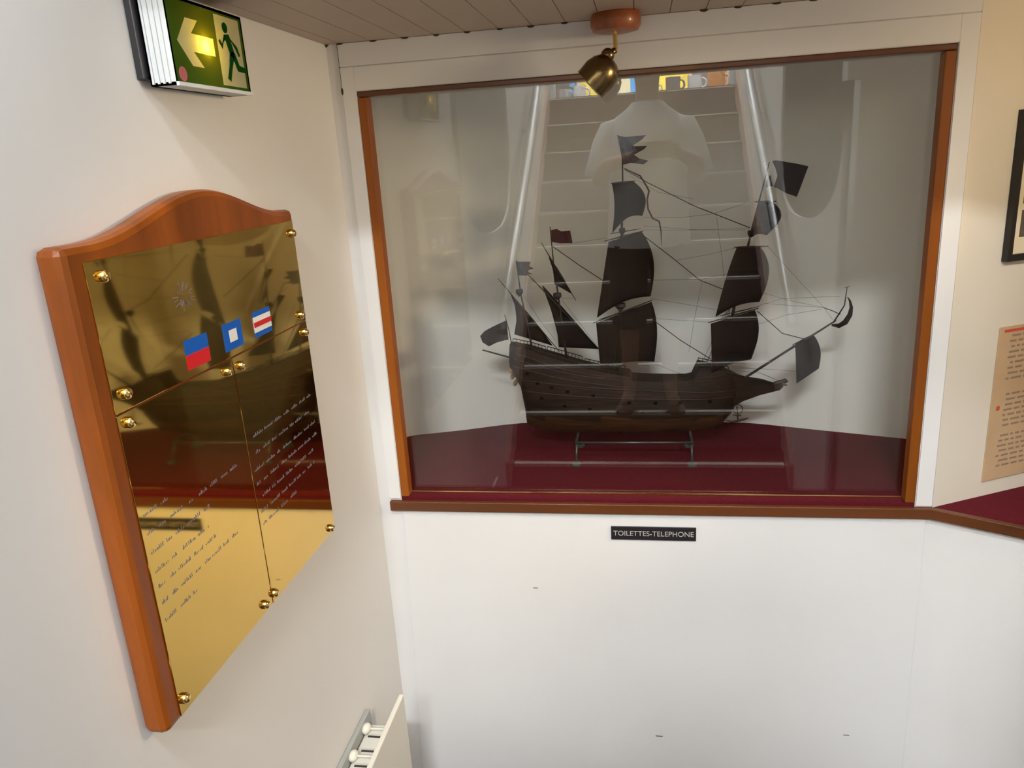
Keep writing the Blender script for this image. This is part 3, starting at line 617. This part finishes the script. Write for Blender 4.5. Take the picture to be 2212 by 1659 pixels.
def mast(pts, r0, r1, nm='mast'):
    bb = MB(); n_ = len(pts); bb.tube([S(*p_) for p_ in pts], [r0+(r1-r0)*i/(n_-1) for i in range(n_)], 8); return sub(bb, nm, 'spar', ship, smooth=True)
def yard(a, c, da, dc, par, r=.0024):
    A, C_ = S(*a, da), S(*c, dc); bb = MB(); m_ = (A+C_)/2; bb.tube([A, A.lerp(m_, .5), m_, C_.lerp(m_, .5), C_], [r*.45, r*.8, r, r*.8, r*.45], 8); return sub(bb, 'yard', 'spar', par, smooth=True)
def top_platform(x, y, par, r=.014):
    c = S(x, y); bb = MB(); bb.lathe([(r*.6,-.006),(r,.0),(r,.002),(r*.95,.008),(r*.8,.008),(r*.8,.002)], c, n=16); bb.lathe([(r*.4,-.010),(r*.35,-.003)], c, n=10); return sub(bb, 'crows_nest', 'spar', par, smooth='auto')
def sail(tn, tf, bn, bf, d, bulge, arch, par, eb=.9, n_=12, m='sail', ln=0):
    A, B_, C_, D_ = S(*tn, -d), S(*tf, d), S(*bn, -d*1.1), S(*bf, d*1.1); P_ = []
    for i in range(n_+1):
        v = i/n_; row = []
        for j in range(n_+1):
            u = j/n_; p_ = A.lerp(B_, u).lerp(C_.lerp(D_, u), v)
            w_ = sin(PI*v**.85); k = (1-eb)*sin(PI*u) + eb*u
            p_ = p_ + Vector((bulge*w_*(k + .35*sin(PI*u)), -.12*bulge*w_, 0)) + Vector((ln*w_*(1-u), 0, arch*sin(PI*u)*v**3)); row.append(p_)
        P_.append(row)
    bb = MB(); bb.grid(P_); return sub(bb, 'sail', m, par, smooth=True, solid=.0016)
def tri_sail(pts_l, pts_r, d, par, bulge=.012):
    n_ = 10; P_ = []                                    # left edge polyline vs right edge polyline
    def along(L_, f):
        k = f*(len(L_)-1); i = min(int(k), len(L_)-2); g_ = k-i; return (L_[i][0]+(L_[i+1][0]-L_[i][0])*g_, L_[i][1]+(L_[i+1][1]-L_[i][1])*g_)
    for i in range(n_+1):
        f = i/n_; a = S(*along(pts_l, f), -d*.2); c = S(*along(pts_r, f), d); P_.append([a.lerp(c, j/8) + Vector((0, -bulge*sin(PI*j/8)*sin(PI*f), 0)) for j in range(9)])
    bb = MB(); bb.grid(P_); return sub(bb, 'sail', 'sail', par, smooth=True, solid=.0016)
def pennant(pts, par, m, wave=.004, lab=None):            # flag outline in the photo plane, waved in depth
    bb = MB(); x0 = min(p_[0] for p_ in pts); bb.prism([S(*p_) + Vector((0, wave*sin((p_[0]-x0)*.11), 0)) for p_ in pts], (0,.0012,0)); return sub(bb, 'flag', m, par, label=lab)
# main mast
mm = mast([(1338,936),(1338,800),(1340,660),(1343,505),(1345,392),(1344,298)], .0060, .0012)
for a, c in (((1281,698),(1410,648)), ((1306,521),(1389,499)), ((1320,396),(1372,391))): yard(a, c, -.055, .055, mm)
yard((1294,690),(1392,660), -.05, .05, mm, .0016); yard((1318,505),(1384,494), -.04, .04, mm, .0014)
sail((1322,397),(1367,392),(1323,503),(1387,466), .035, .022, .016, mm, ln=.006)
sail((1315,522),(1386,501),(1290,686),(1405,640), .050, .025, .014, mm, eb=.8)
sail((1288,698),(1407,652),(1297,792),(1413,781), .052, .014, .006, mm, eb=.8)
top_platform(1340, 662, mm); top_platform(1344, 500, mm, .008)
pennant([(1333,292),(1350,296),(1372,294),(1396,292),(1388,300),(1368,314),(1376,316),(1398,315),(1392,322),(1370,334),(1380,342),(1401,347),(1390,355),(1362,352),(1346,356)], mm, 'shipgrey', lab='forked slate and maroon flag at the main mast head')
bb = MB(); P2 = [(1347,363),(1366,372),(1383,380),(1393,396),(1402,412),(1398,432),(1400,452),(1410,472),(1424,478),(1428,500),(1429,530)]
bb.tube([S(*p_) for p_ in P2], [.001,.0016,.0022,.002,.0024,.002,.002,.002,.002,.0014,.0006], 6); sub(bb, 'streamer', 'shiprag', mm, smooth=True, label='long thin streamer hanging from the main mast')
# fore mast
fm = mast([(1548,925),(1562,790),(1590,640),(1622,505),(1640,434),(1662,350)], .0054, .0011)
for a, c in (((1530,697),(1638,666)), ((1586,534),(1660,532)), ((1630,436),(1676,435))): yard(a, c, -.05, .05, fm)
yard((1556,682),(1640,662), -.045, .045, fm, .0016)
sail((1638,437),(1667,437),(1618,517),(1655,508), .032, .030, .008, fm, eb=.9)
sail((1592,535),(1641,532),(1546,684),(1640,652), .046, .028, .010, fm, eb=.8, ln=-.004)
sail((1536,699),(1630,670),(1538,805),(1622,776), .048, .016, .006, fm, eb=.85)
top_platform(1572, 637, fm, .012); top_platform(1621, 505, fm, .007)
pennant([(1668,348),(1676,346),(1700,350),(1724,354),(1747,359),(1740,378),(1730,404),(1721,425),(1700,418),(1680,407),(1672,404),(1680,380),(1676,364)], fm, 'shipdull', lab='dull square flag at the fore mast head')
pennant([(1655,390),(1664,378),(1670,402),(1655,405)], fm, 'shiprag')
# mizzen mast
zm = mast([(1228,786),(1222,760),(1206,640),(1196,570),(1188,490)], .0040, .0010)
yard((1138,590),(1294,754), -.03, .03, zm, .0022); yard((1169,524),(1244,649), -.02, .02, zm, .0018)
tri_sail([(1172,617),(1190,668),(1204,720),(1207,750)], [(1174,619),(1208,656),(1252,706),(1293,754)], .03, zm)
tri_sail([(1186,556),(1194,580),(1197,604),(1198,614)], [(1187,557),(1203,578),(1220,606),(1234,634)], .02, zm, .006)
top_platform(1204, 640, zm, .011)
pennant([(1190,497),(1202,495),(1212,500),(1222,499),(1232,498),(1237,525),(1224,525),(1210,526),(1192,523)], zm, 'shiprag', lab='small maroon flag at the mizzen mast head')
# bonaventure mast
bm_ = mast([(1151,760),(1146,735),(1126,640),(1120,600),(1115,562)], .0032, .0010)
yard((1076,602),(1209,760), -.025, .025, bm_, .0018)
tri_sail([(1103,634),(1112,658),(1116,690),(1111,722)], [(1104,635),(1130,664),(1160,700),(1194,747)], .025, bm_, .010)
top_platform(1122, 632, bm_, .010)
pennant([(1115,565),(1130,566),(1146,565),(1143,575),(1154,580),(1142,583),(1141,588),(1153,592),(1140,592),(1138,596),(1120,595)], bm_, 'shipgrey', lab='small slate flag with two tails')
fs = mast([(1106,748),(1099,712),(1090,680)], .0014, .0009, 'flagstaff')
pennant([(1094,692),(1080,698),(1062,707),(1046,716),(1037,726),(1042,740),(1056,749),(1072,740),(1090,735),(1098,734)], fs, 'shipdull', lab='drab ensign at the stern')
# bowsprit with spritsail and sprit topsail
bs = mast([(1560,846),(1603,820),(1700,758),(1770,715),(1806,692)], .0042, .0020, 'bowsprit')
yard((1712,745),(1762,720), -.03, .03, bs, .0018)
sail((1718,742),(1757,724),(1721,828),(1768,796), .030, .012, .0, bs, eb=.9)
sm = MB(); sm.tube([S(1800,697), S(1824,660), S(1830,620)], [.002,.0015,.0008], 6); spm = sub(sm, 'sprit_topmast', 'spar', bs, smooth=True)
bb = MB(); bb.tube([S(1824,622), S(1836,618)], .0006, 5); bb.tube([S(1797,702), S(1812,704), S(1826,696), S(1836,680), S(1839,664), S(1836,650), S(1831,642)], [.003,.006,.007,.006,.004,.0025,.001], 8); sub(bb, 'furled_sail', 'sail', bs, smooth=True)
# rigging: each line its own part
RIG = [(1,[(1349,366),(1400,395),(1500,445),(1620,492)]),(1,[(1385,505),(1450,555),(1512,605),(1570,628)]),(1,[(1412,692),(1470,735),(1536,776)]),(1,[(1192,531),(1250,572),(1312,612)]),(1,[(1636,672),(1690,720),(1740,733)]),(1,[(1778,664),(1800,672),(1815,679)]),
 (0,[(1657,530),(1720,600),(1780,665),(1800,692)]),(0,[(1392,470),(1470,470),(1540,462),(1612,438)]),(0,[(1390,488),(1500,496),(1618,494)]),(0,[(1390,497),(1510,497),(1610,497)]),(0,[(1240,525),(1310,514)]),(0,[(1408,605),(1512,604),(1580,590)]),(0,[(1406,645),(1480,657),(1548,669)]),(0,[(1414,688),(1470,692),(1535,696)]),
 (0,[(1462,562),(1530,550),(1592,535)]),(0,[(1645,632),(1710,650),(1778,664)]),(0,[(1650,655),(1710,660),(1778,664)]),(0,[(1145,602),(1168,618),(1188,640)]),(0,[(1133,640),(1165,690),(1200,735)]),(0,[(1214,648),(1250,695),(1288,745)]),(0,[(1415,786),(1445,798),(1484,812)]),(0,[(1585,795),(1650,797),(1720,802)]),(0,[(1585,800),(1640,806),(1682,822)]),(0,[(1575,790),(1620,795),(1672,818)]),
 (0,[(1362,380),(1420,415),(1500,430)]),(0,[(1205,640),(1220,645),(1237,643)]),(0,[(1740,735),(1718,742),(1700,757)]),(0,[(1548,470),(1560,560),(1566,620)]),(0,[(1516,610),(1500,690),(1488,760)]),(0,[(1640,660),(1690,645),(1815,640)]),(0,[(1640,700),(1700,680),(1775,668)])]
for k, (th, pts) in enumerate(RIG):
    bb = MB(); bb.tube([S(*p_, -.012 if not th else 0) for p_ in pts], .0011 if th else .00035, 5); sub(bb, 'stay' if th else 'rigging_line', 'rope', ship)
for x0_, x1_, xt, yt, par in ((1300,1352,1340,664,mm),(1520,1562,1580,640,fm)):
    for side in (-1, 1):
        bb = MB()
        for i in range(5):
            x_ = x0_+(x1_-x0_)*i/4; bb.tube([hull_at(x_, hstat(x_)[1]+3, side, .001), S(xt, yt, side*.010)], .0005, 4)
        sub(bb, 'shroud', 'rope', par)
# display stand under the ship
CZ = 1.022
t = thing('display_stand', 'low dark metal stand with four round feet under the model ship', 'stand', (-.03, .28, CZ))
fa, fb = -.182, .121
for x_ in (fa, fb):
    for y_ in (.212, .348):
        bb = MB(); bb.lathe([(.013,0),(.013,.005),(.009,.008)], (x_, y_, CZ+.0003), n=18); bb.build('foot', 'felt', t, smooth='auto')
kz = S(1370, 936).z
bb = MB()
for x_ in (fa, fb):
    bb.tube([(x_, .212, CZ+.006), (x_, .245, kz-.006), (x_, .28, kz-.009), (x_, .315, kz-.006), (x_, .348, CZ+.006)], .0035, 8)
bb.build('cradle', 'stand', t, smooth=True)
bb = MB(); bb.tube([(fa-.004, .236, kz-.010), (fb+.004, .236, kz-.010)], .0035, 8); bb.build('rail', 'stand', t, smooth=True)
bb = MB(); bb.tube([(fa-.004, .324, kz-.010), (fb+.004, .324, kz-.010)], .0035, 8); bb.build('rail', 'stand', t, smooth=True)

# ------------------------------------------------------------------ PERSON behind the camera (seen reflected in the glass)
BZ = NZ + RISE + .0035; BY = -2.075; BX = .03
def skin(verts, edges, name, sub_=2):
    me = bpy.data.meshes.new(name); me.from_pydata([v[0] for v in verts], edges, [])
    o_ = bpy.data.objects.new(name, me); COL.objects.link(o_)
    md = o_.modifiers.new('skin', 'SKIN'); sd = o_.modifiers.new('sub', 'SUBSURF'); sd.levels = sub_; sd.render_levels = sub_
    for i, v in enumerate(verts):
        r = v[1]; me.skin_vertices[0].data[i].radius = (r, r) if not isinstance(r, tuple) else r
    me.skin_vertices[0].data[0].use_root = True
    bpy.context.view_layer.update()
    m2 = bpy.data.meshes.new_from_object(o_.evaluated_get(bpy.context.evaluated_depsgraph_get())); bpy.data.objects.remove(o_)
    return m2
V = []; E_ = []
def add(p_, r, prev=None): V.append((Vector((BX+p_[0], BY+p_[1], BZ+p_[2])), r)); 
def node(p_, r, prev=None):
    V.append(((BX+p_[0], BY+p_[1], BZ+p_[2]), r)); i = len(V)-1
    if prev is not None: E_.append((prev, i))
    return i
pel = node((0,0,.94), (.155,.11)); wa = node((0,0,1.10), (.14,.10), pel); ch = node((0,.01,1.27), (.150,.10), wa); up_ = node((0,.0,1.36), (.070,.06), ch)
nk = node((0,.005,1.49), .058, up_); nk2 = node((0,.02,1.55), .055, nk)
hd = node((0,.035,1.63), (.072,.088), nk2); hd2 = node((0,.025,1.70), (.079,.094), hd); node((0,.015,1.765), (.055,.07), hd2)
WR = []
for sx in (-1, 1):
    sh = node((sx*.155,.0,1.365), .055, up_); el = node((sx*.225,.07,1.12), .044, sh)
    fo_ = node((sx*.20 if sx < 0 else .21,.19,1.20), .040, el)
    wr = node((-.055 if sx < 0 else .135,.325,1.238), (.026,.022), fo_); WR.append(wr)
    pm = node((-.052 if sx < 0 else .122,.358,1.250), (.020,.034), wr)
    hp = node((sx*.095,.0,.86), .088, pel); kn = node((sx*.098,.02,.50), .056, hp); cf = node((sx*.10,-.005,.34), .052, kn); an = node((sx*.102,-.02,.085), .036, cf)
    hl = node((sx*.106,-.02,.048), .034, an); node((sx*.125,.075,.036), .034, hl); 
body = skin(V, E_, 'person_body')
# fingers and thumbs: short chains rooted in each palm, closed round the phone ends
PHX0, PHX1, PHZ0, PHZ1, PHY = -.016, .128, 1.785, 1.855, -1.7045
fm_ = [body]
for sx in (-1, 1):
    ex = PHX0 if sx < 0 else PHX1
    px_ = BX + (-.052 if sx < 0 else .122); py_ = BY+.358; pz_ = BZ+1.250
    for k in range(4):
        vv = []; ee = []
        z_ = pz_ + .026 - .0175*k; ln_ = (.020,.024,.022,.016)[k]
        pts_ = [(px_, py_-.004, z_), (px_+sx*.014, PHY-.019, z_+.001), (ex+sx*.013, PHY-.016, z_+.002), (ex+sx*.0125, PHY-.002, z_+.002), (ex+sx*.004-sx*ln_*.25, PHY+.0075, z_+.001)]
        for i, p_ in enumerate(pts_):
            vv.append((p_, (.0092,.0088,.0082,.0074,.006)[i]))
            if i: ee.append((i-1, i))
        fm_.append(skin(vv, ee, 'finger'))
    vv = []; ee = []
    for i, p_ in enumerate([(px_, py_-.006, pz_+.012), (px_-sx*.005, PHY-.020, pz_+.030), (ex-sx*.012, PHY-.017, PHZ0+.030), (ex-sx*.030, PHY-.0155, PHZ0+.034)]):
        vv.append((p_, (.012,.0105,.0095,.0075)[i]))
        if i: ee.append((i-1, i))
    fm_.append(skin(vv, ee, 'thumb'))
bmj = bmesh.new()
for m_ in fm_: bmj.from_mesh(m_)
# face: nose, lips, ears, brow, chin are part of the same surface mesh
hx, hy, hz = BX, BY+.03, BZ
fb_ = MB(); fb_.bm.free(); fb_.bm = bmj
fb_.tube([(hx,hy+.108,hz+1.672),(hx,hy+.124,hz+1.645),(hx,hy+.126,hz+1.632),(hx,hy+.106,hz+1.625)], [.007,.011,.013,.008], 10)
fb_.ball((hx,hy+.098,hz+1.597), .020, sc=(1.15,.6,.35)); fb_.ball((hx,hy+.096,hz+1.589), .018, sc=(1.1,.6,.35)); fb_.ball((hx,hy+.072,hz+1.562), .024, sc=(1.25,.9,.75))
for sx in (-1, 1): fb_.ball((hx+sx*.076,hy-.01,hz+1.645), .030, sc=(.28,.6,1.0)); fb_.ball((hx+sx*.03,hy+.098,hz+1.682), .016, sc=(1.4,.5,.4))
person = fb_.build('person', 'skin', None, smooth=True)
tag(person, 'person in white T-shirt and dark shorts holding a phone, reflected in the glass', 'person')
def pchild(mb, name, m, lab=None, **k):
    o_ = mb.build(name, m, None, **k); o_.parent = person
    if lab: o_['label'] = lab
    return o_
for sx in (-1, 1):
    bb = MB(); bb.ball((hx+sx*.031,hy+.0905,hz+1.665), .0085); e1 = pchild(bb, 'eye', 'eye', smooth=True)
    bb = MB(); bb.ball((hx+sx*.031,hy+.0965,hz+1.664), .0040); o_ = bb.build('iris', 'hair', None, smooth=True); o_.parent = e1
bb = MB(); rs = []
for i in range(9):
    a = i/8; z_ = hz+1.70+.088*sin(a*PI/2); r_ = cos(a*PI/2*.985)
    rs.append([(hx+.084*r_*cos(2*PI*k/20), hy-.016+(.102 if sin(2*PI*k/20) < 0 else .098)*r_*sin(2*PI*k/20), z_ - (.07*max(0,-sin(2*PI*k/20))*(1-a))) for k in range(20)])
bb.rings(rs); pchild(bb, 'hair', 'hair', 'short dark hair', smooth=True)
# T-shirt: torso loft with sleeves
def ell(c, rx, ry, n_=24): return [(BX+c[0]+rx*cos(2*PI*k/n_), BY+c[1]+ry*sin(2*PI*k/n_), BZ+c[2]) for k in range(n_)]
bb = MB()
bb.rings([ell((0,0,.82),.200,.150), ell((0,0,.95),.192,.145), ell((0,.0,1.10),.182,.136), ell((0,.008,1.25),.190,.136), ell((0,.008,1.33),.194,.130), ell((0,.0,1.375),.180,.108), ell((0,-.002,1.418),.146,.090), ell((0,.004,1.450),.098,.077), ell((0,.010,1.478),.070,.068)], cap=False)
for sx in (-1, 1):
    A = Vector((sx*.125,.0,1.365)); pts_ = [A, Vector((sx*.165,.005,1.352)), Vector((sx*.192,.022,1.29)), Vector((sx*.212,.045,1.22)), Vector((sx*.224,.060,1.155))]
    bb.tube([(BX+p_.x, BY+p_.y, BZ+p_.z) for p_ in pts_], [.052,.066,.068,.068,.074], 18)
pchild(bb, 't_shirt', 'tee', 'loose white T-shirt with short sleeves', smooth=True)
bb = MB(); bb.rings([ell((0,0,.97),.166,.120), ell((0,0,.88),.176,.128), ell((0,0,.79),.182,.13)], cap=False)
for sx in (-1, 1):
    bb.rings([ell((sx*.093,.0,.83),.098,.122), ell((sx*.10,.01,.70),.096,.108), ell((sx*.10,.015,.55),.088,.095), ell((sx*.10,.012,.42),.084,.088)], cap=False)
pchild(bb, 'shorts', 'shorts', 'dark knee length shorts', smooth=True)
for sx in (-1, 1):
    c = Vector((BX+sx*.114, BY+.03, BZ))
    bb = MB(); dx = sx*.016
    out = [(-.034,-.085),(-.038,.0),(-.044,.07),(-.036,.125),(0,.140),(.036,.125),(.044,.07),(.038,.0),(.034,-.085),(0,-.10)]
    bb.prism([(c.x+a+dx*(y_+.1)/.2, c.y+y_, c.z-.002) for a, y_ in out], (0,0,.016))
    bb.rings([[(c.x+.042*cos(a_), c.y+.055+dy_, c.z+.014+.046*max(0,sin(a_))) for a_ in [PI*i/10 for i in range(11)]] for dy_ in (0,.028)], closed=False)
    pchild(bb, 'sandal', 'shoe', 'brown sandal')
# phone in the hands
t = thing('phone', 'thin bronze phone held sideways in front of the chest', 'phone', ((PHX0+PHX1)/2, PHY, PHZ0))
bb = MB(); bb.box(PHX0, PHX1, -1.712, -1.7045, PHZ0, PHZ1); bb.build('body', 'phone', t, bevel=.0035)
bb = MB(); bb.box(PHX0+.008, PHX1-.008, -1.7128, -1.7121, PHZ0+.003, PHZ1-.003); bb.build('screen', 'black', t)
bb = MB(); bb.lathe([(.007,0),(.007,.0008),(.0045,.0009)], (0, -1.7045, 1.82), (0,1,0), 20); bb.build('camera_lens', 'black', t, smooth='auto')
